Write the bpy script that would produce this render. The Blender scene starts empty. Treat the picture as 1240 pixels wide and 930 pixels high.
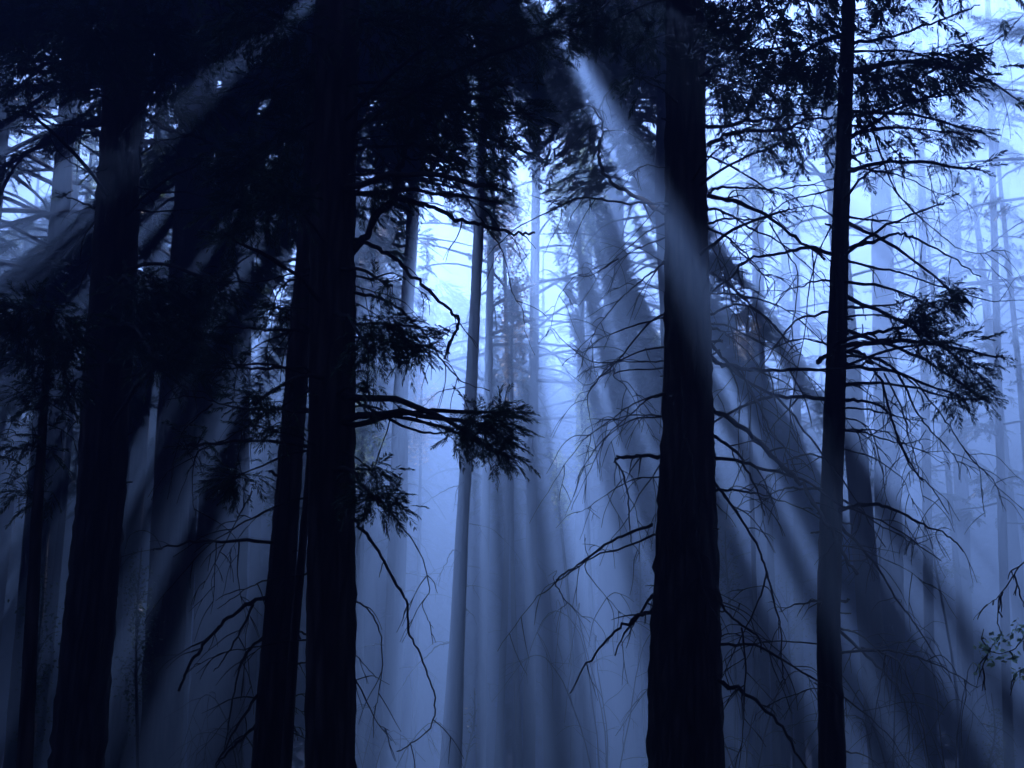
import bpy, math, random
import numpy as np
from mathutils import Vector, Euler

SC = bpy.context.scene
COL = SC.collection
rnd = random.Random(11)
rng = np.random.default_rng(11)

# ------------------------------------------------------------------ camera
CAM_Z = 1.6
PITCH = math.radians(15.3)
FPX = 1703.0
cam_d = bpy.data.cameras.new("camera")
cam_d.sensor_width = 36.0
cam_d.lens = 36.0 * FPX / 1240.0
cam_d.clip_end = 2000
cam_d.clip_start = 0.05
cam = bpy.data.objects.new("camera", cam_d)
COL.objects.link(cam)
cam.location = (0, 0, CAM_Z)
cam.rotation_euler = (math.radians(90) + PITCH, 0, 0)
SC.camera = cam
CP, SP = math.cos(PITCH), math.sin(PITCH)

def ray(px, py):
    a, b = (px - 620.0) / FPX, (465.0 - py) / FPX
    return np.array([a, CP - b * SP, SP + b * CP])

def at(px, py, d):
    """point at world depth d (along +Y) seen through photo pixel px, py"""
    r = ray(px, py)
    return np.array([0, 0, CAM_Z]) + r * (d / r[1])

def mpp(d):
    return d / FPX

# sun: shafts fan out of this photo point
SUN = ray(572, -165)
SUN = SUN / np.linalg.norm(SUN)
_u = np.cross(SUN, [0, 0, 1.0]); _u /= np.linalg.norm(_u)
_v = np.cross(_u, SUN)
CAMP = np.array([0, 0, CAM_Z])

def uv(p):
    q = np.asarray(p) - CAMP
    return np.stack([q @ _u, q @ _v], -1)

# ------------------------------------------------------------------ materials
def mat(name):
    m = bpy.data.materials.new(name)
    m.use_nodes = True
    nt = m.node_tree
    nt.nodes.clear()
    out = nt.nodes.new("ShaderNodeOutputMaterial")
    return m, nt, out

def N(nt, t, **kw):
    n = nt.nodes.new(t)
    for k, v in kw.items():
        if k in n.inputs:
            n.inputs[k].default_value = v
        else:
            setattr(n, k, v)
    return n

def bark_mat(name, c1, c2, sc=6.0, bump=0.5):
    m, nt, out = mat(name)
    tc = N(nt, "ShaderNodeTexCoord")
    mp = N(nt, "ShaderNodeMapping")
    mp.inputs["Scale"].default_value = (sc, sc, sc * 0.12)
    nt.links.new(tc.outputs["Object"], mp.inputs["Vector"])
    no = N(nt, "ShaderNodeTexNoise", Scale=1.6, Detail=7.0, Roughness=0.65)
    nt.links.new(mp.outputs[0], no.inputs["Vector"])
    vo = N(nt, "ShaderNodeTexVoronoi", Scale=2.2)
    vo.feature = 'DISTANCE_TO_EDGE'
    nt.links.new(mp.outputs[0], vo.inputs["Vector"])
    mx = N(nt, "ShaderNodeMath", operation='MULTIPLY')
    nt.links.new(no.outputs[0], mx.inputs[0]); nt.links.new(vo.outputs["Distance"], mx.inputs[1])
    rp = N(nt, "ShaderNodeValToRGB")
    rp.color_ramp.elements[0].color = (*c1, 1); rp.color_ramp.elements[0].position = 0.02
    rp.color_ramp.elements[1].color = (*c2, 1); rp.color_ramp.elements[1].position = 0.3
    nt.links.new(mx.outputs[0], rp.inputs[0])
    bs = N(nt, "ShaderNodeBsdfPrincipled", Roughness=0.9)
    bs.inputs["Specular IOR Level"].default_value = 0.15
    nt.links.new(rp.outputs[0], bs.inputs["Base Color"])
    bp = N(nt, "ShaderNodeBump", Strength=bump, Distance=0.05)
    nt.links.new(mx.outputs[0], bp.inputs["Height"])
    nt.links.new(bp.outputs[0], bs.inputs["Normal"])
    nt.links.new(bs.outputs[0], out.inputs[0])
    return m

def leaf_mat(name, col, trans, rough=0.45, spec=0.5, tw=0.45):
    m, nt, out = mat(name)
    geo = N(nt, "ShaderNodeNewGeometry")
    rp = N(nt, "ShaderNodeHueSaturation")
    rp.inputs["Color"].default_value = (*col, 1)
    mr = N(nt, "ShaderNodeMapRange")
    mr.inputs["To Min"].default_value = 0.55; mr.inputs["To Max"].default_value = 1.5
    nt.links.new(geo.outputs["Random Per Island"], mr.inputs["Value"])
    nt.links.new(mr.outputs[0], rp.inputs["Value"])
    bs = N(nt, "ShaderNodeBsdfPrincipled", Roughness=rough)
    bs.inputs["Specular IOR Level"].default_value = spec
    nt.links.new(rp.outputs[0], bs.inputs["Base Color"])
    tr = N(nt, "ShaderNodeBsdfTranslucent")
    h2 = N(nt, "ShaderNodeHueSaturation")
    h2.inputs["Color"].default_value = (*trans, 1)
    nt.links.new(mr.outputs[0], h2.inputs["Value"])
    nt.links.new(h2.outputs[0], tr.inputs[0])
    mx = N(nt, "ShaderNodeMixShader", Fac=tw)
    nt.links.new(bs.outputs[0], mx.inputs[1]); nt.links.new(tr.outputs[0], mx.inputs[2])
    nt.links.new(mx.outputs[0], out.inputs[0])
    return m

M_BARK = bark_mat("cedar bark", (0.022, 0.017, 0.016), (0.085, 0.068, 0.06), 5.0, 0.7)
M_BARK2 = bark_mat("grey fir bark", (0.04, 0.037, 0.037), (0.13, 0.115, 0.11), 4.0, 0.5)
M_TWIG = bark_mat("dead twig bark", (0.02, 0.016, 0.015), (0.07, 0.058, 0.052), 20.0, 0.3)
M_NEEDLE = leaf_mat("cedar sprays", (0.022, 0.042, 0.02), (0.03, 0.055, 0.015), 0.55, 0.3, 0.25)
M_CANOPY = leaf_mat("canopy needles", (0.03, 0.055, 0.026), (0.05, 0.09, 0.02), 0.5, 0.3, 0.35)
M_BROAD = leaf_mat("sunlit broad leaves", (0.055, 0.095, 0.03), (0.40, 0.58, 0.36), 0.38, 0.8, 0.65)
M_SHADE = leaf_mat("shaded broad leaves", (0.045, 0.08, 0.04), (0.08, 0.13, 0.07), 0.45, 0.4, 0.5)  # same broad leaves, with shade put into a darker, less translucent colour
M_AUTUMN = leaf_mat("turning leaves", (0.10, 0.085, 0.035), (0.50, 0.48, 0.42), 0.38, 0.8, 0.65)

# ------------------------------------------------------------------ mesh helpers
class MB:
    def __init__(self):
        self.v, self.q, self.mi, self.n = [], [], [], 0
    def add(self, verts, quads, mi=0):
        self.v.append(np.asarray(verts, float))
        q = np.asarray(quads, np.int64) + self.n
        self.q.append(q)
        self.mi.append(np.full(len(q), mi, np.int32))
        self.n += len(verts)
    def build(self, name, mats, parent=None, origin=None, smooth=True):
        me = bpy.data.meshes.new(name)
        v = np.concatenate(self.v); q = np.concatenate(self.q); mi = np.concatenate(self.mi)
        if origin is not None:
            v = v - np.asarray(origin)
        me.vertices.add(len(v)); me.vertices.foreach_set("co", v.astype(np.float32).ravel())
        me.loops.add(len(q) * 4); me.loops.foreach_set("vertex_index", q.astype(np.int32).ravel())
        me.polygons.add(len(q))
        me.polygons.foreach_set("loop_start", np.arange(0, len(q) * 4, 4, dtype=np.int32))
        me.polygons.foreach_set("material_index", mi)
        if smooth:
            me.polygons.foreach_set("use_smooth", (mi == 0))
        me.update(); me.validate()
        if not isinstance(mats, (list, tuple)):
            mats = [mats]
        for m in mats:
            me.materials.append(m)
        o = bpy.data.objects.new(name, me)
        COL.objects.link(o)
        if parent is not None:
            o.parent = parent
        return o

def catmull(P, per=5):
    P = np.asarray(P, float)
    if len(P) < 3:
        t = np.linspace(0, 1, per + 1)[:, None]
        return P[0] * (1 - t) + P[-1] * t
    Q = np.vstack([2 * P[0] - P[1], P, 2 * P[-1] - P[-2]])
    out = []
    for i in range(1, len(Q) - 2):
        p0, p1, p2, p3 = Q[i - 1], Q[i], Q[i + 1], Q[i + 2]
        for t in np.arange(per) / per:
            out.append(0.5 * ((2 * p1) + (-p0 + p2) * t + (2 * p0 - 5 * p1 + 4 * p2 - p3) * t * t + (-p0 + 3 * p1 - 3 * p2 + p3) * t ** 3))
    out.append(Q[-2])
    return np.array(out)

def tube(mb, P, R, sides=6, mi=0, rough=0.0):
    P = np.asarray(P, float); n = len(P)
    R = np.broadcast_to(np.asarray(R, float), (n,))
    T = np.gradient(P, axis=0); T /= np.linalg.norm(T, axis=1)[:, None] + 1e-9
    ref = np.array([0.31, 0.93, 0.17]) if abs(T[:, 1]).mean() < 0.8 else np.array([0.9, 0.1, 0.3])
    A = np.cross(T, ref); A /= np.linalg.norm(A, axis=1)[:, None] + 1e-9
    B = np.cross(T, A)
    th = np.arange(sides) * 2 * np.pi / sides
    rr = R[:, None] * np.ones((1, sides))
    if rough:
        rr = rr * (1 + rough * rng.normal(size=rr.shape))
    V = P[:, None, :] + rr[..., None] * (np.cos(th)[None, :, None] * A[:, None, :] + np.sin(th)[None, :, None] * B[:, None, :])
    V = V.reshape(-1, 3)
    i = np.arange(n - 1)[:, None] * sides; j = np.arange(sides)[None, :]; jn = (j + 1) % sides
    quads = np.stack([i + j, i + jn, i + sides + jn, i + sides + j], -1).reshape(-1, 4)
    V = np.vstack([V, P[0], P[-1]])
    k = n * sides
    e = (n - 1) * sides
    cap0 = [[k, (a + 2) % sides, (a + 1) % sides, a] for a in range(0, sides, 2)]
    cap1 = [[k + 1, e + a, e + (a + 1) % sides, e + (a + 2) % sides] for a in range(0, sides, 2)]
    mb.add(V, np.vstack([quads, cap0, cap1]), mi)

def blades(mb, base, dirn, side, length, width, mi=1, curl=0.0):
    """many slim pointed leaves at once: diamonds widest at 45 % of their length"""
    dirn = dirn / (np.linalg.norm(dirn, axis=1)[:, None] + 1e-9)
    side = side - (side * dirn).sum(1)[:, None] * dirn
    side = side / (np.linalg.norm(side, axis=1)[:, None] + 1e-9)
    L, W = length[:, None], width[:, None]
    tip = base + dirn * L
    tip[:, 2] -= curl * length
    mid = base + dirn * L * 0.45
    V = np.stack([base, mid + side * W / 2, tip, mid - side * W / 2], 1).reshape(-1, 3)
    mb.add(V, np.arange(len(V)).reshape(-1, 4), mi)

def rnd_unit(n):
    a = rng.normal(size=(n, 3)); return a / np.linalg.norm(a, axis=1)[:, None]

def sprays(mb, C, D, L, npair=9, bl=0.36, bw=0.06, mi=1, droop=0.35):
    """cedar-like flat sprays. C centres (base), D directions, L lengths"""
    n = len(C)
    D = D / (np.linalg.norm(D, axis=1)[:, None] + 1e-9)
    S = np.cross(D, rnd_unit(n) * 0.55 + np.array([0, 0, 1.0])); S /= np.linalg.norm(S, axis=1)[:, None] + 1e-9
    Nn = np.cross(S, D)
    t = (np.arange(npair * 2 + 1) // 2 + 0.6) / (npair + 0.4); t[-1] = 0.97
    sg = np.where(np.arange(npair * 2 + 1) % 2 == 0, 1.0, -1.0); sg[-1] = 0.0
    k = len(t)
    T = np.broadcast_to(t, (n, k)) + rng.normal(size=(n, k)) * 0.03
    pos = C[:, None, :] + D[:, None, :] * (T * L[:, None])[..., None]
    pos[..., 2] -= droop * (T ** 2) * L[:, None]
    ang = np.radians(rng.uniform(22, 50, size=(n, k)))
    sgb = np.broadcast_to(sg, (n, k))
    bd = D[:, None, :] * np.cos(ang)[..., None] + S[:, None, :] * (np.sin(ang) * sgb)[..., None]
    bd = bd + Nn[:, None, :] * (rng.normal(size=(n, k)) * 0.16)[..., None]
    bd[..., 2] -= droop * 1.1 * T
    prof = 0.55 + 0.75 * np.sin(np.pi * np.clip(t, 0, 1) ** 0.8)
    ln = L[:, None] * bl * prof[None, :] * rng.uniform(0.7, 1.3, size=(n, k))
    wd = L[:, None] * bw * rng.uniform(0.75, 1.3, size=(n, k))
    sd = np.cross(bd.reshape(-1, 3), (Nn[:, None, :] + 0.5 * rng.normal(size=(n, k, 3))).reshape(-1, 3))
    sd = np.cross(sd, bd.reshape(-1, 3)) * 0.6 + sd
    blades(mb, pos.reshape(-1, 3), bd.reshape(-1, 3), sd, ln.ravel(), wd.ravel(), mi, 0.12)
    # thin midrib
    e = C + D * L[:, None]; e = e.copy(); e[:, 2] -= droop * L
    blades(mb, C, e - C, S, L * 1.0, L * bw * 0.55, mi)

def leaf_cloud(mb, C, size, mi=1):
    n = len(C)
    d = rnd_unit(n); d[:, 2] = d[:, 2] * 0.5 - 0.3
    s = rnd_unit(n)
    L = size * rng.uniform(0.6, 1.3, n)
    blades(mb, C, d, s, L, L * 0.55, mi)

def tag(o, label=None, cat=None, group=None, kind=None):
    if label: o["label"] = label
    if cat: o["category"] = cat
    if group: o["group"] = group
    if kind: o["kind"] = kind
    return o

# ------------------------------------------------------------------ ground height
def gz(x, y):
    return 0.22 * np.sin(x * 0.31 + 1.3) * np.cos(y * 0.23) + 0.12 * np.sin(x * 0.9 + y * 0.7) - 0.15

# ------------------------------------------------------------------ canopy openings, carved to shape the sun shafts
# photo pixel, distance along the view at which the shaft is crossed, radius (m)
GAPS_PX = [(650, 300, 70, 0.7), (940, 330, 60, 1.6), (1060, 310, 60, 3.6), (1050, 330, 40, 1.6), (1075, 310, 75, 2.5), (1180, 260, 55, 3.2), (1210, 400, 45, 2.2),
           (1130, 420, 50, 2.6), (1110, 130, 60, 1.5), (645, 95, 75, 1.5), (785, 100, 75, 0.9)]
GAPS = np.array([[*uv(at(px, py, t)), r] for px, py, t, r in GAPS_PX])
LEAFY = [  # px, py, rx, ry, distance, leaves, label, leaf material, leaf size
 (440, 510, 30, 70, 40, 900, "young leafy tree lit green just right of the pitch black cedar", M_BROAD, 0.11),
 (335, 600, 16, 60, 34, 500, "small leafy tree glowing yellow green in the slit behind the slim black trunk", M_BROAD, 0.10),
 (190, 200, 22, 60, 38, 700, "green leafy tree lit in the upper gap between the two left trunks", M_BROAD, 0.11),
 (228, 690, 24, 80, 50, 380, "tall leafy sapling in the narrow slit left of the broad dim trunk", M_BROAD, 0.12),
 (165, 760, 24, 120, 26, 1300, "shadowy leafy bush beside the black left cedar", M_BROAD, 0.07),
 (45, 800, 36, 110, 24, 1100, "dark leafy bush below the bushy young cedar", M_BROAD, 0.07),
 (620, 400, 36, 90, 50, 900, "sapling with copper leaves in the beams right of the thin leaning trunk", M_AUTUMN, 0.13),
 (510, 500, 28, 50, 48, 700, "sapling with copper leaves between the two thin middle trunks", M_AUTUMN, 0.11),
 (698, 210, 60, 100, 54, 1500, "tall leafy tree full of light specks high in the middle gap", M_BROAD, 0.16),
 (610, 260, 60, 60, 56, 1200, "copper tinted leafy tree high behind the broken branch", M_AUTUMN, 0.15),
 (705, 520, 24, 60, 46, 500, "slim sapling with white lit leaves low in the middle beams", M_BROAD, 0.12),
 (675, 590, 20, 50, 48, 400, "slight sapling of sparse lit leaves beneath the middle beams", M_BROAD, 0.12),
 (905, 400, 26, 40, 42, 500, "copper leaved sapling behind the branches right of the thick trunk", M_AUTUMN, 0.09),
 (880, 690, 26, 60, 44, 500, "orange tinted sapling beside the foot of the thick right trunk", M_AUTUMN, 0.09),
 (955, 770, 44, 80, 48, 800, "sparse leafy sapling left of the slender trunk's dark foot", M_BROAD, 0.09),
 (1130, 670, 28, 40, 46, 500, "leafy sapling catching green light in lower right shade", M_BROAD, 0.09),
 (1205, 890, 34, 60, 44, 700, "leafy bush at the lower right corner in shade", M_BROAD, 0.09),
 (775, 680, 18, 90, 50, 500, "leafy sapling tucked against the left of the thick right trunk", M_BROAD, 0.09),
 (574, 875, 12, 50, 40, 140, "low sapling with green lit leaves at the foot of the leaning trunk", M_BROAD, 0.09),
 (1200, 110, 50, 60, 50, 900, "leafy tree with green light at the upper right corner", M_BROAD, 0.12),
 (110, 190, 40, 60, 44, 800, "leafy tree crossed by thin beams at the upper left", M_BROAD, 0.10),
 (310, 70, 60, 60, 48, 1400, "tall leafy tree with bluish light specks high left of the black cedar", M_BROAD, 0.14),
 (30, 300, 40, 60, 50, 700, "faint leafy tree above the bushy young cedar", M_BROAD, 0.10),
 (455, 290, 36, 80, 46, 800, "leafy tree hung with light specks between the pitch black cedar and the thin leaning trunk", M_AUTUMN, 0.10),
 (800, 330, 30, 90, 54, 700, "leafy tree veiled in haze directly behind the thick right trunk", M_BROAD, 0.12),
 (1120, 250, 60, 80, 58, 1000, "pale leafy tree dissolving in the glow behind the slender trunk's boughs", M_BROAD, 0.13),
 (910, 200, 44, 60, 50, 900, "leafy tree glowing pale behind the upper branches of the thick right trunk", M_BROAD, 0.13),
]
_g = np.random.default_rng(8)
FLECK = []
for px, py, rx, ry, d, n, lab, m, lf in LEAFY:
    for _ in range((5 if px < 760 else 8) if py < 600 else 0):
        q = _g.normal(size=2) * 0.45
        FLECK.append([*uv(at(px + q[0] * rx, py + q[1] * ry, d)), _g.uniform(0.0, 0.14)])
_a = np.radians(_g.uniform(-88, -16, 230)); _r = _g.uniform(12, 32, 230)
SPECK = np.stack([_r * np.sin(_a), -_r * np.cos(_a), _g.uniform(0.0, 0.42, 230)], 1)
_a = np.radians(_g.uniform(-34, 8, 130)); _r = _g.uniform(9, 28, 130)
SPECK2 = np.stack([_r * np.sin(_a), -_r * np.cos(_a), _g.uniform(0.0, 0.30, 130)], 1)
GAPS = np.concatenate([GAPS, np.array(FLECK), SPECK, SPECK2])
# long clefts carved through the crowns to form the beams: (bearing about the sun line in degrees, half width in degrees, from, to in metres off the sun line)
CLEFTS = np.array([
    (10.3, 1.35, 8, 30), (5.0, 0.7, 10, 24), (-1.8, 1.7, 11.5, 25), (-4.6, 0.8, 10, 22), (-8.5, 0.8, 10, 20), (12.6, 0.6, 10, 28), (15.4, 0.5, 11, 26), (18.6, 0.3, 13, 26), (2.0, 0.25, 12, 24), (7.8, 0.25, 14, 28),
    (24.8, 1.3, 10.5, 30), (28.2, 0.5, 7, 26), (29.4, 0.6, 3.0, 5.4), (31.8, 0.7, 3.0, 5.2), (0.4, 0.6, 5.5, 8), (-53, 1.3, 3.2, 5.2), (33.2, 1.0, 20, 40),
    (37.4, 1.2, 9, 40), (40.9, 1.3, 9, 40), (43.6, 0.5, 9, 40), (46.9, 2.1, 8.5, 40), (50.8, 1.1, 10, 40), (54.2, 1.9, 9, 40), (58.0, 1.1, 9, 40),
    (61.8, 1.7, 8, 40), (66.5, 1.6, 7.5, 40), (72, 2.2, 7.5, 40), (78.5, 2.2, 7.5, 40), (85, 2.2, 8, 40), (92, 3, 8, 40),
    (-54.3, 1.1, 11, 30), (-59.5, 0.8, 10, 30), (-50.5, 0.7, 8, 20), (-51.2, 1.0, 3.6, 6.4), (-43, 1.2, 9, 13), (-35.5, 0.7, 9, 13), (-66, 1.0, 12, 26),
    (-25, 0.6, 8, 22), (-21, 0.25, 9, 20), (-23, 0.3, 6.5, 9), (-40, 0.4, 12, 26)])

def is_open(p):
    q = uv(np.atleast_2d(p))
    r = np.hypot(q[:, 0], q[:, 1]); th = np.degrees(np.arctan2(q[:, 0], -q[:, 1]))
    th = th + 0.2 * np.sin(r * 1.3 + th * 0.8)
    out = np.zeros(len(q), bool)
    for cu, cv, cr in GAPS:
        out |= (q[:, 0] - cu) ** 2 + (q[:, 1] - cv) ** 2 < (cr + 0.2) ** 2
    for a, h, r0, r1 in CLEFTS:
        out |= (np.abs(th - a) < h + np.degrees(0.10 / np.maximum(r, 2))) & (r > r0) & (r < r1)
    return out

# ------------------------------------------------------------------ trees
def trunk_path(pts, d, top):
    """pts: (px_centre, py, px_width) along the trunk; returns 3D path and radii from the ground up to height top"""
    pts = sorted(pts, key=lambda p: -p[1])
    P = [at(x, y, d) for x, y, w in pts]
    R = [w / 2 * mpp(d) for x, y, w in pts]
    P, R = list(P), list(R)
    # to the ground
    s = (P[0] - P[1]) / np.linalg.norm(P[0] - P[1])
    g = float(gz(P[0][0], d)) - 0.25
    k = (P[0][2] - g) / max(1e-3, -s[2])
    rt = R[0] + (R[0] - R[1]) / np.linalg.norm(P[0] - P[1]) * k
    base = P[0] + s * k
    b2 = P[0] + s * k * 0.6
    P = [base, b2] + P; R = [max(R[0], rt) * 1.5, max(R[0], rt) * 1.1] + R
    # to the top, lean easing off towards the vertical
    s = (P[-1] - P[-2]) / np.linalg.norm(P[-1] - P[-2])
    h = top - P[-1][2]
    if h > 1.5:
        s2 = s * np.array([0.6, 1, 1]); 
        n = 6
        p0, r0 = P[-1].copy(), R[-1]
        for i in range(1, n + 1):
            P.append(p0 + s2 / s2[2] * h * i / n); R.append(r0 * (1 - 0.93 * (i / n) ** 1.15))
    return np.array(P), np.array(R)

def resample(P, R, step):
    d = np.r_[0, np.cumsum(np.linalg.norm(np.diff(P, axis=0), axis=1))]
    n = max(8, int(d[-1] / step))
    t = np.linspace(0, d[-1], n)
    return np.stack([np.interp(t, d, P[:, i]) for i in range(3)], 1), np.interp(t, d, R)

def trunk_mesh(name, P, R, m, parent, origin, sides=28, step=0.3, flute=0.05):
    P, R = resample(P, R, step)
    n = len(P)
    mb = MB()
    th = np.arange(sides) * 2 * np.pi / sides
    ph = rng.uniform(0, 6.28, 5)
    z = P[:, 2][:, None]
    f = 1 + flute * (0.5 * np.sin(5 * th + ph[0] + 0.2 * z) + 0.5 * np.sin(9 * th + ph[1] - 0.13 * z) + 0.35 * np.sin(3 * th + ph[2] + 0.5 * z) )
    f = f + rng.normal(size=(n, sides)) * flute * 0.6
    V = P[:, None, :] + (R[:, None] * f)[..., None] * np.stack([np.cos(th), np.sin(th), 0 * th], -1)[None]
    V = V.reshape(-1, 3)
    i = np.arange(n - 1)[:, None] * sides; j = np.arange(sides)[None, :]; jn = (j + 1) % sides
    mb.add(V, np.stack([i + j, i + jn, i + sides + jn, i + sides + j], -1).reshape(-1, 4))
    return mb.build(name, m, parent, origin)

def crown(name, P, R, hb, ht, rad, nl, parent, origin, ns=64, sl=0.58, carve=True, lower=0.6, dens=1.0):
    """limbs and foliage from height hb to ht round the trunk path P; foliage leaves the sun's openings free"""
    mb = MB()
    allC, allD, allL = [], [], []
    zs = P[:, 2]
    for i in range(nl):
        f = (i + rnd.random()) / nl
        z = hb + (ht - hb) * f ** 0.9
        c = np.array([np.interp(z, zs, P[:, 0]), np.interp(z, zs, P[:, 1]), z])
        r0 = np.interp(z, zs, R)
        a = i * 2.399 + rnd.uniform(-0.5, 0.5)
        prof = (1 - f) ** 0.7 * (lower + (1 - lower) * min(1, f * 4)) + 0.06
        L = rad * prof * rnd.uniform(0.7, 1.2)
        dh = np.array([math.cos(a), math.sin(a), 0])
        up = rnd.uniform(-0.05, 0.3)
        pts = [c, c + dh * L * 0.35 + np.array([0, 0, L * up * 0.5]), c + dh * L * 0.7 + np.array([0, 0, L * up * 0.4]), c + dh * L + np.array([0, 0, -L * rnd.uniform(0.0, 0.25)])]
        Q = catmull(pts, 3)
        rr = np.linspace(min(r0 * 0.5, 0.016 + 0.011 * L), 0.008, len(Q))
        if carve and is_open(Q[len(Q) // 3:]).mean() > 0.55 and rnd.random() < 0.8:
            continue
        tube(mb, Q, rr, 5, 0)
        k = max(5, int(ns * dens * (0.35 + 0.65 * prof)))
        t = rng.uniform(0.22, 1.0, k)
        qi = t * (len(Q) - 1)
        C = np.stack([np.interp(qi, np.arange(len(Q)), Q[:, m]) for m in range(3)], 1)
        lat = np.array([-dh[1], dh[0], 0])
        off = rng.normal(size=k) * 0.22 * L * (1.1 - 0.6 * t)
        C = C + lat * off[:, None]
        C[:, 2] -= np.abs(off) * 0.25 + rng.random(k) * 0.2
        D = dh * 0.7 + lat * np.sign(off)[:, None] * 0.6 + rng.normal(size=(k, 3)) * 0.3 + np.array([0, 0, -0.25])
        allC.append(C); allD.append(D); allL.append(sl * rng.uniform(0.6, 1.3, k))
    C, D, L = np.concatenate(allC), np.concatenate(allD), np.concatenate(allL)
    if carve:
        keep = ~is_open(C + D / np.linalg.norm(D, axis=1)[:, None] * L[:, None] * 0.5)
        C, D, L = C[keep], D[keep], L[keep]
    if len(C):
        sprays(mb, C, D, L, 12, 0.28, 0.075, 1, 0.25)
    return mb.build(name, [M_BARK2, M_CANOPY], parent, origin)

TREES = {}
def tree(key, name, label, pts, d, top, m=None, group=None, cr=None, sides=28, flute=0.05, cat="tree"):
    P, R = trunk_path(pts, d, top)
    base = P[0].copy(); base[2] = float(gz(base[0], base[1]))
    root = bpy.data.objects.new(name, None)
    root.empty_display_size = 0.3
    COL.objects.link(root); root.location = base
    tag(root, label, cat, group)
    trunk_mesh("trunk", P, R, m or M_BARK, root, base, 44 if d < 25 else sides, 0.12 if d < 25 else 0.5, flute * (1.3 if d < 25 else 1))
    if cr:
        if d < 25:
            crown("crown", P, R, *cr, root, base, ns=150, sl=0.34)
        else:
            crown("crown", P, R, *cr, root, base)
    TREES[key] = dict(root=root, P=P, R=R, d=d, base=base)
    return root

def on_trunk(T, z):
    P = T["P"]
    return np.array([np.interp(z, P[:, 2], P[:, 0]), np.interp(z, P[:, 2], P[:, 1]), z])

# near trees, traced from the photo.  crown = (base height, top height, radius, limbs)
tree("A", "cedar_tree", "tall black cedar trunk second in from the shadowed left edge", [(93, 930, 62), (122, 600, 57), (140, 300, 55), (150, 100, 48), (154, 0, 46)], 18, 29, cr=(13, 29, 5, 60))
tree("B", "fir_tree", "straight trunk faintly touched by light beside the black left cedar", [(193, 930, 48), (206, 615, 43), (213, 500, 45), (231, 280, 46), (244, 0, 44)], 31, 30, M_BARK2, cr=(14, 30, 5, 60))
tree("C", "fir_tree", "broad dim grey trunk standing between two darker ones at lower left", [(260, 930, 64), (270, 615, 60), (282, 300, 54), (296, 0, 50)], 40, 30, M_BARK2, cr=(14, 30, 5.5, 60))
tree("D", "cedar_tree", "slim black trunk leaning in behind the thickest left trunk", [(323, 930, 35), (348, 615, 30), (371, 310, 25), (392, 0, 22)], 15, 25, cr=(12, 25, 4, 40))
tree("E", "cedar_tree", "thick pitch black cedar with dense hanging sprays left of the middle", [(399, 930, 57), (400, 620, 56), (402, 300, 56), (411, 0, 54)], 12, 28, cr=(11.5, 28, 5.5, 60))
tree("F", "fir_tree", "thin blue grey trunk hanging behind the cedar sprays, left of the middle", [(472, 930, 24), (483, 615, 22), (485, 480, 18), (498, 300, 16), (512, 0, 14)], 44, 36, M_BARK2, cr=(24, 36, 6.2, 100))
tree("G", "fir_tree", "thin dark trunk leaning right near the middle, clear of branches", [(546, 930, 25), (554, 770, 18), (561, 615, 15), (570, 480, 15), (579, 300, 13), (590, 0, 11)], 35, 33, M_BARK2, cr=(21.5, 34, 6.0, 100))
tree("H", "fir_tree", "big pale trunk dissolving in the light left of the thick right trunk", [(747, 930, 46), (745, 640, 40), (744, 330, 27), (742, 0, 20)], 62, 36, M_BARK2, cr=(13, 36, 6.3, 110))
tree("J", "cedar_tree", "thick dark trunk with bare drooping branches on both sides, right of the middle", [(830, 930, 88), (831, 760, 82), (833, 600, 68), (834, 450, 59), (832, 300, 54), (829, 0, 49)], 15, 30, cr=(10.5, 30, 5.5, 80))
tree("K", "cedar_tree", "slender dark trunk on the right with arching dead branches", [(1008, 930, 31), (1003, 760, 28), (1007, 600, 27), (1013, 430, 25), (1017, 300, 22), (1028, 0, 17)], 17, 25, cr=(10.5, 25, 4.5, 60))
tree("M", "young_cedar", "young dark cedar with a low bushy top at the far left", [(30, 930, 18), (45, 620, 13), (55, 470, 9), (63, 375, 4)], 13, 3.5, sides=14)
tree("N", "young_cedar", "thin black stem squeezed between the two darkest left trunks", [(346, 930, 13), (358, 750, 11), (372, 600, 9), (384, 430, 7)], 14, 3.0, sides=12)

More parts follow.
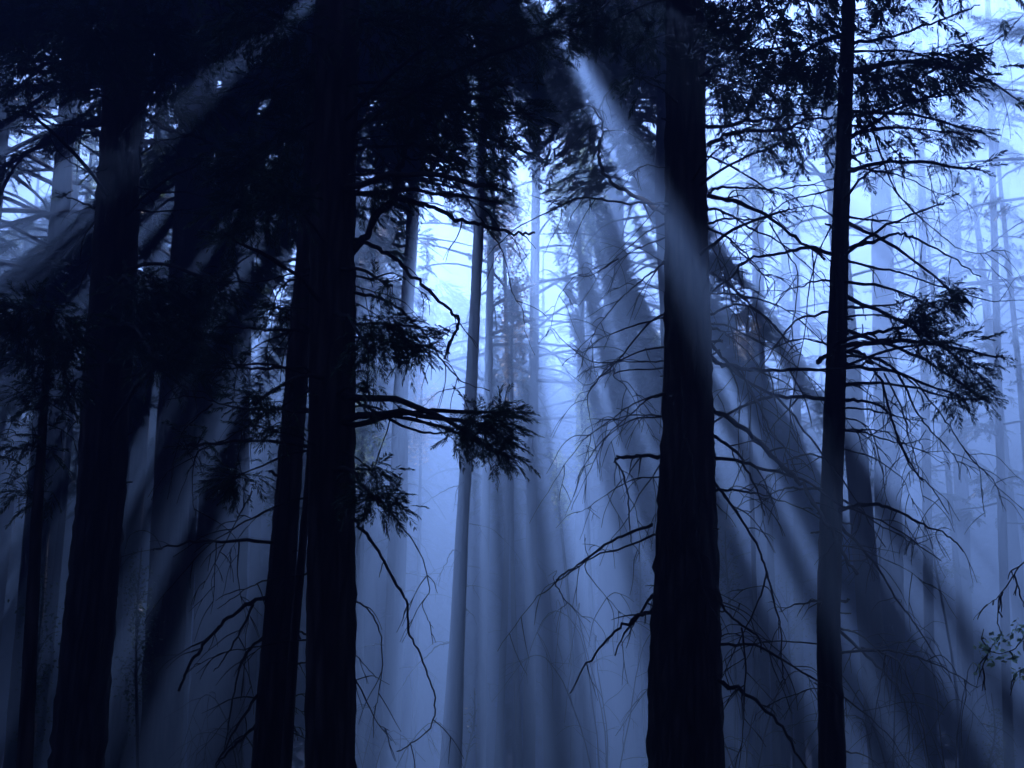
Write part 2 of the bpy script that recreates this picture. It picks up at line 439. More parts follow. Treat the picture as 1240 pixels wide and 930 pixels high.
# trees further back: (px at bottom, px at y=0, px width, depth, height, crown base, crown radius, label)
BG = [
    ("bga", 22, 92, 34, 36, 30, 11, 5.5, "dim trunk behind the bushy young cedar at far left"),
    ("bgb", 640, 652, 15, 56, 34, 12, 6.3, "ghostly pale trunk in the brightest beams at the middle"),
    ("bgc", 768, 764, 13, 95, 34, 15, 6.3, "very thin ghostly trunk just right of the big pale one"),
    ("bgd", 1086, 1070, 25, 92, 31, 13, 6.5, "wide ghost of a trunk in the glow right of the slender trunk"),
    ("bge", 1172, 1150, 20, 62, 31, 13, 6.5, "dark straight trunk low in the shade near the right edge"),
    ("bgf", 922, 916, 20, 58, 31, 15, 5.0, "dim trunk between the thick right trunk and the slender one"),
    ("bgg", 1082, 1062, 36, 58, 31, 13, 6.5, "broad dim trunk in lower right shade beside the slender trunk"),
    ("bgh", 1232, 1212, 20, 84, 31, 13, 6.5, "pale trunk in the slanting beams at the right edge"),
    ("bgi", 300, 332, 14, 60, 30, 12, 5.5, "narrow far trunk glimpsed beside the broad dim left one"),
    ("bgj", 160, 210, 26, 52, 30, 11, 5.5, "far trunk hidden among leaf specks between the left trunks"),
    ("bgk", 582, 600, 12, 53, 34, 12, 6.3, "faint upright trunk just right of the thin leaning one"),
    ("bgl", 950, 952, 14, 74, 31, 15, 5.5, "thin faint trunk close to the left of the slender one"),
    ("bgm", 700, 706, 12, 63, 34, 13, 6.3, "faintest far trunk left of the big pale one"),
    ("bgn", 440, 470, 20, 70, 30, 12, 5.5, "faint trunk just right of the pitch black cedar"),
]
for key, xb, xt, w, d, top, hb, rad, lab in BG:
    tree(key, "fir_tree", lab, [(xb, 930, w), ((xb + xt) / 2, 465, w * 0.82), (xt, 0, w * 0.62)], d, top, M_BARK2, cr=(hb, top, rad, 110), sides=16, flute=0.04)

# thin, lacy crowns standing in the light
for key, xb, xt, w, d, top, lab in [("lca", 1128, 1112, 13, 56, 36, "thin tree with lacy see-through crown in the glow at the upper right"),
                                    ("lcb", 968, 962, 12, 64, 36, "thin lacy tree in the glow between the two dark right trunks"),
                                    ("lcc", 716, 712, 11, 70, 37, "thin lacy tree in the beams left of the thick right trunk"),
                                    ("lcd", 1222, 1196, 12, 48, 35, "thin lacy tree with sparse drooping boughs at the right edge")]:
    tree(key, "fir_tree", lab, [(xb, 930, w), ((xb + xt) / 2, 465, w * 0.82), (xt, 0, w * 0.62)], d, top, M_BARK2, sides=14, flute=0.04)
    T = TREES[key]
    crown("crown", T["P"], T["R"], 9, top, 3.3, 42, T["root"], T["base"], ns=26, sl=0.5, carve=False)

# canopy trees added to shade the haze, trunks beside or behind the others
CAN = [(-9, 38, 31), (-15, 45, 31), (-19.5, 37, 30), (-12, 55, 30), (-22, 60, 30), (-27, 50, 30), (-5.9, 46, 33), (-7.5, 58, 30), (-23, 43, 32), (-17, 52, 30),
       (5.3, 43, 33), (6.2, 50, 31), (9.8, 39, 33), (18, 41, 31), (23, 52, 29), (8.2, 66, 30), (-9, 72, 30), (-17, 76, 30), (-29, 72, 30), (16.5, 34, 30), (-4.6, 36, 32),
       (-13.5, 34, 30), (25, 62, 28), (4.3, 35, 33), (24, 45, 28), (-17, 41, 33), (-20.5, 46, 33), (-10.6, 36, 32), (-24, 38, 32), (11.3, 45, 33), (1.9, 76, 31),
       (19.5, 47, 32), (17.5, 38, 32), (21.5, 60, 32), (28, 55, 31), (27, 68, 31), (7.5, 57, 32), (9.3, 75, 31),
       (-5.4, 42, 35.5), (-6.4, 50, 35.5), (-11.6, 42, 35.5), (-12.9, 47, 35), (4.9, 40, 35.5), (10.6, 42, 34)]
for x, y, top in CAN:
    b = np.array([x, y, 0.0]); px = 620 + FPX * x / y
    P = np.array([[x, y, float(gz(x, y)) - 0.2], [x + 0.1, y, 1.5], [x + rnd.uniform(-.3, .3), y, top * 0.5], [x + rnd.uniform(-.5, .5), y, top]])
    R = np.array([0.5, 0.36, 0.26, 0.03])
    base = np.array([x, y, float(gz(x, y))])
    root = bpy.data.objects.new("fir_tree", None); COL.objects.link(root); root.location = base
    tag(root, "tall fir added among the others to close the canopy against the sun", "tree", "added canopy firs shading the haze")
    trunk_mesh("trunk", P, R, M_BARK2, root, base, 14, 0.7, 0.04)
    crown("crown", P, R, 13.5 if x < -7 else 17 if x < -3 else (19 if y < 41 and x < 12 else 17.5 if y < 48 and x < 12 else 15.5), top, 6.3, 115 if y < 48 else 80, root, base)

# ------------------------------------------------------------------ traced branches
ORG = {1: (0, 0), 2: (410, 0), 3: (820, 0), 4: (0, 310), 5: (410, 310), 6: (820, 310), 7: (0, 615), 8: (410, 615), 9: (820, 615)}
def px_of(r, p):
    ox, oy = ORG[r]
    return (ox + p[0] / 2.952, oy + p[1] / 2.952)

BR = {
"J": [
 (5, 6, 3, [(1170,200),(1100,250),(1000,370),(920,450),(890,500),(900,580),(920,690)]),
 (5, 5, 4, [(1170,220),(1050,250),(930,300),(870,345),(810,350)]),
 (5, 5, 5, [(1170,325),(1080,340),(980,380),(890,370),(800,300),(760,255),(740,290)]),
 (5, 4, 5, [(1170,376),(1080,378),(980,385),(900,460),(850,440),(815,412)]),
 (5, 4, 2, [(1160,400),(985,420),(1030,470),(1080,560),(1130,660)]),
 (5, 5, 3, [(1160,500),(1110,510),(1050,560),(960,640),(890,730),(850,830),(810,930)]),
 (5, 5, 4, [(1155,575),(1080,580),(1020,600),(950,660),(900,760),(840,880)]),
 (5, 12, 0.5, [(1150,715),(1080,715),(1000,720)]),
 (5, 7, 0.6, [(1080,716),(1005,722),(990,735),(1020,790),(1035,860),(1040,930),(1050,1020),(1080,1065)]),
 (5, 4, 3, [(1145,790),(1050,800),(960,850),(890,900),(850,920)]),
 (8, 8, 4, [(1120,60),(1030,95),(950,135),(870,195),(800,240),(775,270),(790,300),(830,350),(900,410)]),
 (8, 4, 3, [(950,135),(880,210),(960,320),(1010,380)]),
 (2, 6, 6, [(1165,800),(1100,830),(1040,880),(980,930),(900,1000)]),
 (2, 5, 6, [(1165,850),(1090,880),(1020,920),(940,1000)]),
 (5, 4, 3, [(1165,15),(1100,100),(1030,215)]),
 (2, 14, 7, [(1165,760),(1080,710),(985,660),(935,590),(930,530),(945,460),(935,380),(960,330)]),
 (2, 4, 6, [(945,470),(1000,465),(1040,470)]),
 (2, 4, 6, [(940,430),(900,380),(850,390),(760,415)]),
 (5, 4, 5, [(1000,10),(900,70),(840,75),(780,160),(760,250),(740,290)]),
 (3, 11, -1, [(105,455),(250,435),(350,420),(450,410),(560,420)]),
 (3, 12, -1, [(110,520),(180,480),(250,470),(380,465),(450,430),(560,425)]),
 (3, 9, 0, [(110,690),(160,670),(300,675),(430,670),(560,640)]),
 (3, 12, -1, [(110,700),(200,720),(320,770),(420,850),(530,925)]),
 (3, 8, -1, [(110,800),(160,785),(240,785),(320,790)]),
 (3, 7, -1, [(105,815),(180,850),(260,925),(330,1010)]),
 (6, 12, -0.6, [(120,360),(150,385),(250,405),(300,408),(430,405),(600,400),(700,385)]),
 (6, 9, -1, [(120,310),(160,360),(230,430),(290,530),(340,630),(390,690),(430,780)]),
 (6, 13, -1.5, [(120,545),(200,590),(280,655),(350,725),(430,800),(470,860),(540,970),(580,1040),(640,1135)]),
 (6, 9, 1, [(120,60),(180,100),(250,165),(320,225),(390,295),(440,350)]),
 (6, 7, -0.5, [(120,210),(180,180),(240,175),(320,220),(400,320),(450,355)]),
 (6, 7, 0.5, [(120,255),(180,280),(240,330),(290,400)]),
 (6, 9, -1, [(130,640),(200,690),(250,760),(290,850),(310,930)]),
 (6, 8, -1.5, [(130,810),(180,870),(220,925),(290,1050),(320,1130),(345,1230),(370,1330),(375,1460),(385,1530)]),
 (6, 4, -1, [(560,-120),(500,0),(470,130),(455,280),(430,400),(410,560),(400,700),(420,760)]),
 (6, 4, 0.5, [(330,-120),(400,0),(430,60),(420,200),(380,350),(330,450),(305,540),(310,640)]),
 (6, 5, -0.5, [(190,-50),(240,0),(300,60),(345,85),(345,175)]),
 (6, 4, -0.5, [(120,-40),(150,20),(190,140),(215,270)]),
 (9, 8, -1, [(110,270),(160,350),(230,420),(290,465),(300,520)]),
 (9, 5, -1, [(320,230),(300,310),(250,420),(200,520),(160,610)]),
 (9, 5, -1, [(230,430),(245,560),(240,680),(235,800),(220,930)]),
 (6, 9, -1.1, [(30,560),(30,640),(50,720),(65,850),(60,940)]),
 (9, 9, -1.1, [(40,-60),(60,0),(80,150),(95,300),(160,420)]),
],
"K": [
 (6, 12, -1, [(500,380),(540,350),(600,300),(700,275),(800,255),(900,215),(1000,150)]),
 (6, 8, 3, [(600,185),(700,180),(790,170),(850,150),(900,140)]),
 (6, 8, 3, [(605,15),(700,40),(800,60),(900,95),(1010,130),(1130,160),(1240,155)]),
 (6, 6, 0, [(600,360),(680,360),(760,365),(850,375)]),
 (6, 8, -1, [(590,385),(680,400),(730,450),(760,560),(800,670),(850,770),(910,830),(970,925)]),
 (6, 9, -1, [(590,515),(660,520),(740,545),(780,620),(820,730),(880,810)]),
 (6, 5, 0, [(590,455),(640,465),(690,500),(720,560)]),
 (6, 6, 1, [(590,625),(660,630),(740,655),(820,670),(870,650),(890,620)]),
 (6, 4, 0, [(590,580),(650,590),(700,640),(730,760),(750,870),(780,930)]),
 (6, 6, 2, [(600,340),(680,370),(760,410),(840,440),(900,510),(960,590),(1020,680),(1075,750),(1090,870),(1100,930)]),
 (6, 4, 2, [(1020,680),(1075,750),(1130,800),(1155,870)]),
 (6, 5, -1, [(740,420),(800,540),(830,650),(860,760),(880,880)]),
 (6, 6, -1, [(790,420),(830,500),(870,580),(940,660),(1000,730),(1010,800)]),
 (6, 4, 2, [(590,690),(700,720),(800,790),(830,850),(860,930)]),
 (3, 11, -1, [(600,890),(700,865),(790,835),(850,855),(980,920),(1080,990)]),
 (3, 7, 1, [(610,775),(700,785),(800,795),(860,790)]),
 (3, 11, -1, [(630,155),(750,135),(880,95),(1000,50),(1080,20)]),
 (3, 10, 1, [(630,415),(720,395),(800,370),(900,345),(1000,335),(1100,315),(1240,330)]),
 (3, 9, 1, [(880,270),(960,220),(1040,180),(1150,140),(1240,50)]),
 (3, 6, 0, [(615,560),(700,540),(780,520)]),
 (3, 6, 0, [(615,600),(720,610),(830,640),(930,690),(990,680)]),
 (3, 6, 0, [(620,450),(690,445),(740,400)]),
 (3, 5, 1, [(690,430),(760,640),(830,740),(930,830),(1010,890),(1100,905),(1150,870)]),
 (3, 5, 0, [(710,430),(800,480),(870,500),(920,510)]),
 (3, 5, 0, [(740,500),(800,560),(870,590),(1000,600)]),
 (3, 5, -1, [(560,600),(520,520),(480,450)]),
 (3, 5, 0, [(440,120),(500,230),(560,340)]),
 (9, 6, 5, [(590,-30),(640,0),(720,60),(800,100),(850,130),(920,100)]),
 (9, 5, 5, [(580,190),(680,180),(740,130)]),
 (9, 6, 5, [(580,430),(650,450),(710,495),(780,480),(850,480)]),
 (9, 8, 6, [(580,60),(700,190),(780,320),(860,430),(930,540),(980,620)]),
 (9, 8, 4, [(580,440),(680,530),(760,610),(810,690),(830,800),(830,930)]),
 (9, 6, 4, [(660,500),(740,520),(800,560),(850,690),(890,850),(900,930)]),
 (9, 5, 3, [(745,520),(740,560),(710,720),(685,860)]),
 (9, 5, 2, [(590,870),(670,885),(730,925)]),
],
"E": [
 (2, 14, 1, [(60,690),(150,705),(285,725),(340,740),(420,780),(500,800),(560,820),(640,832),(705,830)]),
 (2, 6, 1, [(300,600),(380,630),(440,680),(490,760),(530,810),(570,870),(600,940),(620,1040),(660,1115),(665,1180),(700,1270)]),
 (2, 22, 0, [(50,900),(130,790),(200,700),(230,560),(270,460),(350,400),(430,340),(520,310),(620,300)]),
 (2, 6, 0, [(230,560),(265,570),(330,570),(400,600),(460,680)]),
 (2, 8, 0.5, [(50,110),(130,180),(220,190),(330,200)]),
 (5, 12, 0, [(50,-60),(120,-40),(190,0),(250,60),(310,110),(370,170),(430,230),(410,280),(375,365)]),
 (5, 5, 0, [(400,200),(430,235),(400,250),(385,300)]),
 (5, 9, 0.5, [(45,130),(150,150),(220,190),(300,270),(340,330),(390,400),(450,450),(545,485)]),
 (5, 9, -0.5, [(40,510),(110,545),(200,595),(290,630),(370,635),(430,610),(500,570),(600,540)]),
 (5, 6, 1, [(45,70),(120,80),(200,60),(270,110),(330,160)]),
 (8, 9, -0.5, [(40,30),(100,95),(150,170),(210,280),(245,350),(250,440),(290,520),(320,600),(345,700),(325,790),(260,840),(210,870)]),
 (8, 5, 0.5, [(40,320),(100,360),(145,440),(155,560),(140,680),(125,720)]),
 (8, 5, 0.5, [(40,580),(90,670),(140,770),(180,795)]),
 (8, 5, 1, [(40,-90),(150,-20),(240,85),(290,160),(325,290),(300,340),(320,400),(340,430)]),
 (4, 10, 0, [(1130,275),(1050,265),(950,265),(850,255),(760,255)]),
 (4, 10, 0, [(1120,405),(1035,400),(900,405),(820,400),(760,395)]),
 (4, 8, 0, [(1120,560),(1000,550),(880,545),(780,525),(690,500),(600,515)]),
 (4, 6, 0.5, [(1110,480),(1000,540),(880,610),(800,660),(740,690),(650,690)]),
 (4, 5, 0.5, [(760,530),(700,580),(640,660),(600,870)]),
 (4, 5, 0.5, [(800,660),(710,700),(690,780),(690,880),(700,930)]),
 (4, 6, 0.5, [(1130,40),(1055,60),(980,80),(880,95),(820,60)]),
 (4, 7, 0.5, [(1130,60),(1030,90),(985,150),(970,250),(950,380)]),
 (7, 5, 0.5, [(900,-60),(870,0),(800,130),(740,250),(720,290)]),
],
"D": [
 (7, 11, -0.5, [(1010,122),(985,122),(850,118),(700,122),(600,140),(545,155)]),
 (7, 12, -0.5, [(970,300),(960,310),(880,350),(800,405),(730,490),(680,560),(640,650)]),
 (7, 7, -0.5, [(905,345),(860,440),(800,540),(765,585)]),
 (7, 8, -0.4, [(960,450),(880,520),(850,600),(820,750),(800,880)]),
 (7, 9, -0.4, [(940,640),(870,740),(800,870),(770,925)]),
 (7, 9, -0.4, [(920,770),(850,840),(790,900),(760,960)]),
 (7, 4, 0, [(775,120),(770,180),(765,300),(755,380)]),
 (7, 4, 0, [(855,118),(850,240),(870,360),(890,420)]),
 (7, 5, 0, [(1040,250),(1060,260),(1075,280)]),
],
"N": [
 (7, 6, 0, [(1040,560),(1100,550),(1140,540)]),
 (7, 6, 0, [(1020,690),(1060,670),(1110,660)]),
 (7, 5, 0, [(1075,470),(1050,420),(1030,440),(1000,480)]),
 (7, 5, 0, [(1010,780),(1060,810),(1110,830)]),
],
"A": [
 (1, 9, -0.6, [(530,395),(450,435),(360,450),(250,450),(180,440),(120,400),(60,385)]),
 (1, 7, -0.6, [(510,510),(430,570),(340,615),(270,590),(200,530),(175,460)]),
 (1, 14, -0.6, [(400,240),(450,290),(490,340),(530,410),(580,450),(640,475),(700,485),(760,520)]),
 (1, 7, -0.5, [(345,745),(270,715),(200,690)]),
 (1, 8, -0.6, [(505,550),(560,510),(640,490),(700,485)]),
 (1, 7, -0.6, [(430,745),(540,755),(650,750),(740,740)]),
 (1, 7, -0.6, [(450,655),(560,685),(680,690),(760,720),(820,790)]),
 (1, 6, -0.6, [(350,780),(300,850),(285,930)]),
 (1, 10, -1, [(955,75),(960,130),(940,190),(945,240),(900,290),(800,330),(760,345)]),
 (4, 5, -0.5, [(330,0),(300,70),(270,150)]),
],
"M": [
 (4, 4, 0, [(150,470),(90,480),(40,500),(0,520)]),
 (4, 4, 0, [(145,540),(80,560),(20,600)]),
 (4, 4, 0, [(145,640),(60,640),(0,660)]),
 (4, 4, 0, [(140,740),(70,790),(10,820)]),
 (4, 4, 0, [(170,520),(230,560),(280,600)]),
 (4, 4, 0, [(160,600),(220,620),(270,660)]),
],
}

def branch(T, P3, r0, name="branch", twigs=2, tw_len=0.5, tipf=0.22):
    """one branch mesh (with its twigs) under its tree"""
    mb = MB()
    Q = catmull(P3, 5)
    n = len(Q)
    jit = rng.normal(size=(n, 3)) * r0 * 0.35
    jit[0] = 0
    Q = Q + jit
    rr = r0 * (1 - (1 - tipf) * np.linspace(0, 1, n) ** 0.8)
    tube(mb, Q, rr, 6, 0, 0.12)
    length = np.linalg.norm(np.diff(Q, axis=0), axis=1).sum()
    for _ in range(twigs):
        i = rnd.randint(int(n * 0.15), n - 2)
        t = Q[min(i + 1, n - 1)] - Q[i]; t /= np.linalg.norm(t) + 1e-9
        s = rnd_unit(1)[0]; s -= s.dot(t) * t; s /= np.linalg.norm(s)
        L = min(length * 0.6, tw_len * rnd.uniform(0.3, 1.3))
        d0 = t * 0.6 + s * 0.9
        p = [Q[i]]
        for k in range(1, 5):
            d0 = d0 + rnd_unit(1)[0] * 0.35 + np.array([0, 0, -0.28])
            p.append(p[-1] + d0 / np.linalg.norm(d0) * L / 4)
        q = catmull(p, 3)
        tube(mb, q, np.linspace(max(0.0052, rr[i] * 0.5), 0.0026, len(q)), 4, 0)
        if rnd.random() < 0.5:
            a = q[len(q) // 2]; d1 = d0 + rnd_unit(1)[0] * 0.9
            q2 = catmull([a, a + d1 / np.linalg.norm(d1) * L * 0.25, a + d1 / np.linalg.norm(d1) * L * 0.45 + np.array([0, 0, -L * 0.08])], 3)
            tube(mb, q2, np.linspace(0.0044, 0.0022, len(q2)), 4, 0)
    base = T["base"]
    return mb.build(name, M_TWIG, T["root"], base)

for key, lst in BR.items():
    T = TREES[key]; d = T["d"]
    for reg, w, dz, pts in lst:
        pp = [px_of(reg, p) for p in pts]
        L = np.r_[0, np.cumsum([math.dist(pp[i], pp[i + 1]) for i in range(len(pp) - 1)])]
        start_d = d - 0.0
        Lr = L / max(L[-1], 1)
        P3 = [at(x, y, start_d + dz * f ** 0.8) for (x, y), f in zip(pp, Lr)]
        big = L[-1] > 60
        branch(T, P3, 1.55 * w / 2.952 / 2 * mpp(d), twigs=(7 if big else 3) if key in "JK" else (4 if big else 2), tw_len=65 * mpp(d), tipf=0.5 if w >= 12 else 0.25)

# dead limbs, kinked and drooping, below the living crowns
def dead_limb(T, z, ang, L, r0, droop, twigs):
    b = on_trunk(T, z)
    dh = np.array([math.cos(ang), math.sin(ang), 0.0])
    lat = np.array([-dh[1], dh[0], 0.0])
    n = 7
    pts = [b]; sl = rnd.uniform(0.05, 0.45); bend = rnd.uniform(-0.5, 0.5)
    for k in range(1, n):
        f = k / (n - 1)
        p = pts[-1] + (dh + lat * bend * f + np.array([0, 0, sl - droop * f * 1.6])) * L / (n - 1)
        pts.append(p + rnd_unit(1)[0] * L * 0.034)
    if rnd.random() < 0.3:
        pts = pts[:5]
    branch(T, pts, r0, twigs=twigs, tw_len=L * 0.3)

def dead_limbs(key, n, z0, z1, L0, L1, rr, sides=None, twigs=5):
    T = TREES[key]
    for i in range(n):
        a = rnd.uniform(0, 6.283) if sides is None else rnd.choice([0, math.pi]) + rnd.uniform(-0.8, 0.8)
        dead_limb(T, z0 + (z1 - z0) * (i + rnd.random()) / n, a, rnd.uniform(L0, L1), rr * rnd.choice([0.6, 0.8, 1.0, 1.2, 1.7]), rnd.uniform(0.5, 1.2), twigs)

dead_limbs("J", 16, 2.2, 8.5, 1.2, 2.6, 0.019, 1, 6)
dead_limbs("K", 18, 2.2, 9.5, 1.0, 2.6, 0.017, 1, 6)
dead_limbs("E", 8, 2.5, 7.5, 0.7, 1.6, 0.011, 1, 5)
dead_limbs("D", 6, 2.5, 7.0, 0.6, 1.4, 0.010, None, 4)
dead_limbs("N", 8, 1.8, 2.9, 0.3, 0.7, 0.006, None, 3)
dead_limbs("G", 12, 4.0, 13.0, 1.0, 2.4, 0.014, None, 4)
dead_limbs("F", 14, 4.0, 15.0, 1.4, 3.2, 0.018, None, 4)
dead_limbs("H", 26, 5.0, 20.0, 2.0, 4.5, 0.026, None, 5)
for k in ("bgb", "bgd", "bgf", "bgg", "bgh", "bgl", "bge", "bgk"):
    dead_limbs(k, 12, 4.0, 18.0, 1.6, 4.0, 0.022, None, 4)
# short broken stubs on the near trunks
for k, n in (("J", 12), ("K", 9), ("E", 8), ("A", 6), ("D", 5)):
    T = TREES[k]
    for i in range(n):
        z = rnd.uniform(1.8, 10)
        b = on_trunk(T, z); r = np.interp(z, T["P"][:, 2], T["R"])
        a = rnd.choice([0, math.pi]) + rnd.uniform(-0.7, 0.7)
        dh = np.array([math.cos(a), math.sin(a), rnd.uniform(-.2, .5)])
        L = r + rnd.uniform(0.03, 0.14)
        branch(T, [b, b + dh * L * 0.6, b + dh * L], rnd.uniform(0.010, 0.022), name="branch_stub", twigs=0, tipf=0.7)

# bare arching shrubs between the trunks
def bare_shrub(px, d, label, h, n):
    base = at(px, 930, d); base[2] = float(gz(base[0], d))
    root = bpy.data.objects.new("bare_shrub", None); COL.objects.link(root); root.location = base
    tag(root, label, "shrub", "bare shrubs between the trunks")
    T = dict(root=root, base=base)
    for i in range(n):
        a = rnd.uniform(0, 6.283); dh = np.array([math.cos(a), math.sin(a), 0]); H = h * rnd.uniform(0.6, 1.1); s = rnd.uniform(.2, .8) * h * .5
        pts = [base, base + dh * s * .25 + np.array([0, 0, H * .5]), base + dh * s * .7 + np.array([0, 0, H * .9]), base + dh * s * 1.3 + np.array([0, 0, H * .95]), base + dh * s * 1.9 + np.array([0, 0, H * .7])]
        pts = [pts[0]] + [p + rnd_unit(1)[0] * h * .05 for p in pts[1:]]
        branch(T, pts, 0.018, name="stem", twigs=9, tw_len=h * .25)
for px, d, h, n, lab in [(1080, 26, 4.0, 5, "tall bare arching shrub right of the slender trunk's foot"), (1150, 30, 4.5, 5, "bare arching shrub midway between slender trunk and right edge"),
                         (905, 22, 3.0, 4, "low bare shrub against the right side of the thick trunk"),
                         (730, 30, 4.4, 5, "bare shrub of long stems left of the thick right trunk"),
                         (450, 28, 3.6, 4, "bare shrub close to the right of the pitch black cedar"), (300, 24, 3.0, 4, "bare shrub left of the slim leaning black trunk")]:
    bare_shrub(px, d, lab, h, n)

# ------------------------------------------------------------------ traced foliage: (px, py, rx, ry, density)
FO = {
"E": [(470,30,60,55,1),(545,40,70,55,1.1),(612,38,65,48,1.1),(672,42,42,36,.9),(500,110,60,50,1.1),(572,118,60,46,1.1),(632,138,40,26,.9),
      (540,180,60,32,.9),(602,172,34,26,.8),(480,165,45,42,.9),(458,232,32,40,.7),(592,226,30,18,.8),(600,245,12,12,.6),(340,30,60,50,1),(285,30,45,34,.9),
      (370,95,42,55,.8),(330,110,42,30,.5),(310,200,60,45,1.3),(295,250,48,36,1.3),(345,240,36,52,1.2),(355,160,30,50,1.0),(275,285,26,16,.8),
      (315,485,42,17,1),(282,580,30,18,1.1),(325,520,36,24,.6),(275,440,36,22,.5),(333,372,26,28,.4),(238,540,20,24,.5),
      (475,395,45,28,1.1),(500,420,24,20,1.1),(445,420,24,32,.9),(520,400,12,10,.6),(470,345,22,20,.3),(588,520,40,34,1.35),(560,525,24,18,1.0),(610,500,16,20,1.1),(606,548,20,16,1.2),
      (455,604,38,18,1.2),(450,570,22,18,.9),(480,610,16,14,.9),(445,470,20,30,.5)],
"A": [(50,35,70,42,1.3),(120,45,60,45,1.3),(180,40,45,45,1.3),(30,85,50,28,1),(200,92,26,34,1),(216,132,28,22,.8),(35,138,30,13,.6),(240,196,20,12,.7),
      (90,90,40,24,.8),(240,60,26,30,.9),(255,130,30,26,.7),(10,30,40,40,1.2),(150,95,30,16,.6),(80,110,26,14,.5),
      (210,360,66,30,1.5),(265,343,28,18,1.1),(180,400,48,32,1.5),(232,408,46,30,1.4),(160,350,30,22,1.0),(190,440,40,22,1.0),(235,450,30,18,.7)],
"M": [(62,388,46,28,1.2),(25,372,28,24,1),(88,412,28,24,1),(15,402,24,20,1),(50,440,46,22,.7),(50,480,46,26,.45),(40,540,44,34,.3),(90,470,20,40,.5),(35,600,40,30,.3)],
"J": [(895,60,44,38,1.1),(885,112,42,26,1.1),(922,95,30,30,.9),(960,55,40,36,.45),(958,128,26,11,.8),(936,178,20,20,.9),(878,175,22,22,.4),(900,15,44,18,.8),(860,30,20,30,.8),(905,145,40,14,.7),
      (780,50,34,26,.6),(740,25,40,26,.7),(700,30,36,28,.7),(775,95,22,16,.5),(935,232,18,8,.5),(950,255,18,8,.35)],
"K": [(1075,90,44,28,1.2),(1100,106,30,18,1),(1150,74,34,26,.9),(1165,104,28,13,.9),(1150,160,26,22,.8),(1102,155,20,9,.7),(1178,205,18,8,.8),(1075,195,20,12,.5),(1137,248,14,6,.7),
      (1050,210,16,9,.6),(995,50,20,20,.6),(1005,90,18,16,.7),(1050,40,34,20,.5),(1090,14,42,14,.7),(1045,130,26,14,.5),(985,115,18,12,.6),(1015,195,10,18,.7),(1185,160,14,10,.5),
      (1100,388,22,15,1.2),(1130,372,26,15,1.4),(1155,355,24,13,1.3),(1140,415,48,20,.8),(1120,405,20,14,.9),(1172,446,30,20,1),(1190,482,14,14,1.1),(1150,482,16,9,.9),(1208,432,8,14,1),(1098,508,4,9,1),(1160,480,20,16,.8)],
}
# depth range in front of / behind the trunk
for key, lst in FO.items():
    T = TREES[key]; d0 = T["d"]
    for (cx, cy, rx, ry, den) in lst:
        dd = d0 + rnd.uniform(-1.6, 0.8) if key != "M" else d0 + rnd.uniform(-0.3, 0.3)
        if key == "A": dd = 16 + rnd.uniform(-1.5, 2)
        c = at(cx, cy, dd)
        s = mpp(dd)
        # limb from the trunk to the clump
        top = TREES[key]["P"][-1][2]
        zt = min(c[2] + rnd.uniform(-0.2, 0.5) * abs(np.linalg.norm(c[:2] - on_trunk(T, c[2])[:2])) , top - 0.05)
        b0 = on_trunk(T, zt)
        mid = (b0 + c) / 2 + np.array([0, 0, 0.06 * np.linalg.norm(c - b0)])
        nsp = int(max(5, den * (0.46 if cy < 260 and key == 'E' and cx > 425 else 0.62 if cy < 260 and key in 'EJ' else 1.0) * 3.14 * rx * ry / 33))
        # spray bases in an ellipsoid about the limb end
        q = rnd_unit(nsp) * np.where(rng.random(nsp) < 0.8, rng.random(nsp) ** 0.45, rng.uniform(0.9, 1.45, nsp))[:, None]
        C = c + q * np.array([rx * s, max(rx, ry) * s * 0.8, ry * s]) * 0.85
        out = c - b0; out = out / (np.linalg.norm(out) + 1e-6)
        tipp = c + out * rx * s * 0.5
        br = branch(T, [b0, mid, c, tipp], max(0.006, 0.016 * min(2.2, np.linalg.norm(c - b0))), twigs=3, tw_len=rx * s)
        D = out * 0.55 + q * 0.75 + rng.normal(size=(nsp, 3)) * 0.35 + np.array([0, 0, -0.18])
        mb = MB()
        L = rng.uniform(14, 34, nsp) * s * (1.0 if rx > 15 else 0.7)
        sprays(mb, C, D, L, 12, 0.27, 0.05, 0, 0.16)
        # side sprays back along the limb, thinning towards the trunk
        k = nsp // 4
        f = rng.random(k) ** 0.6 * 0.75 + 0.2
        C2 = mid + (c - mid) * f[:, None] + rng.normal(size=(k, 3)) * rx * s * np.array([0.3, 0.3, 0.16])
        D2 = out + rng.normal(size=(k, 3)) * 0.55 + np.array([0, 0, -0.2])
        sprays(mb, C2, D2, L[:k] * (0.35 + 0.6 * f), 9, 0.27, 0.05, 0, 0.16)
        # twiglets joining spray to limb
        k = min(nsp, 16)
        for i in range(k):
            a = c + (C[i] - c) * 0.05
            qd = catmull([a, (a + C[i]) / 2 + np.array([0, 0, 0.02]), C[i]], 2)
            tube(mb, qd, np.linspace(0.006, 0.003, len(qd)), 4, 0)
        o = mb.build("foliage", M_NEEDLE, br, T["base"], smooth=False)

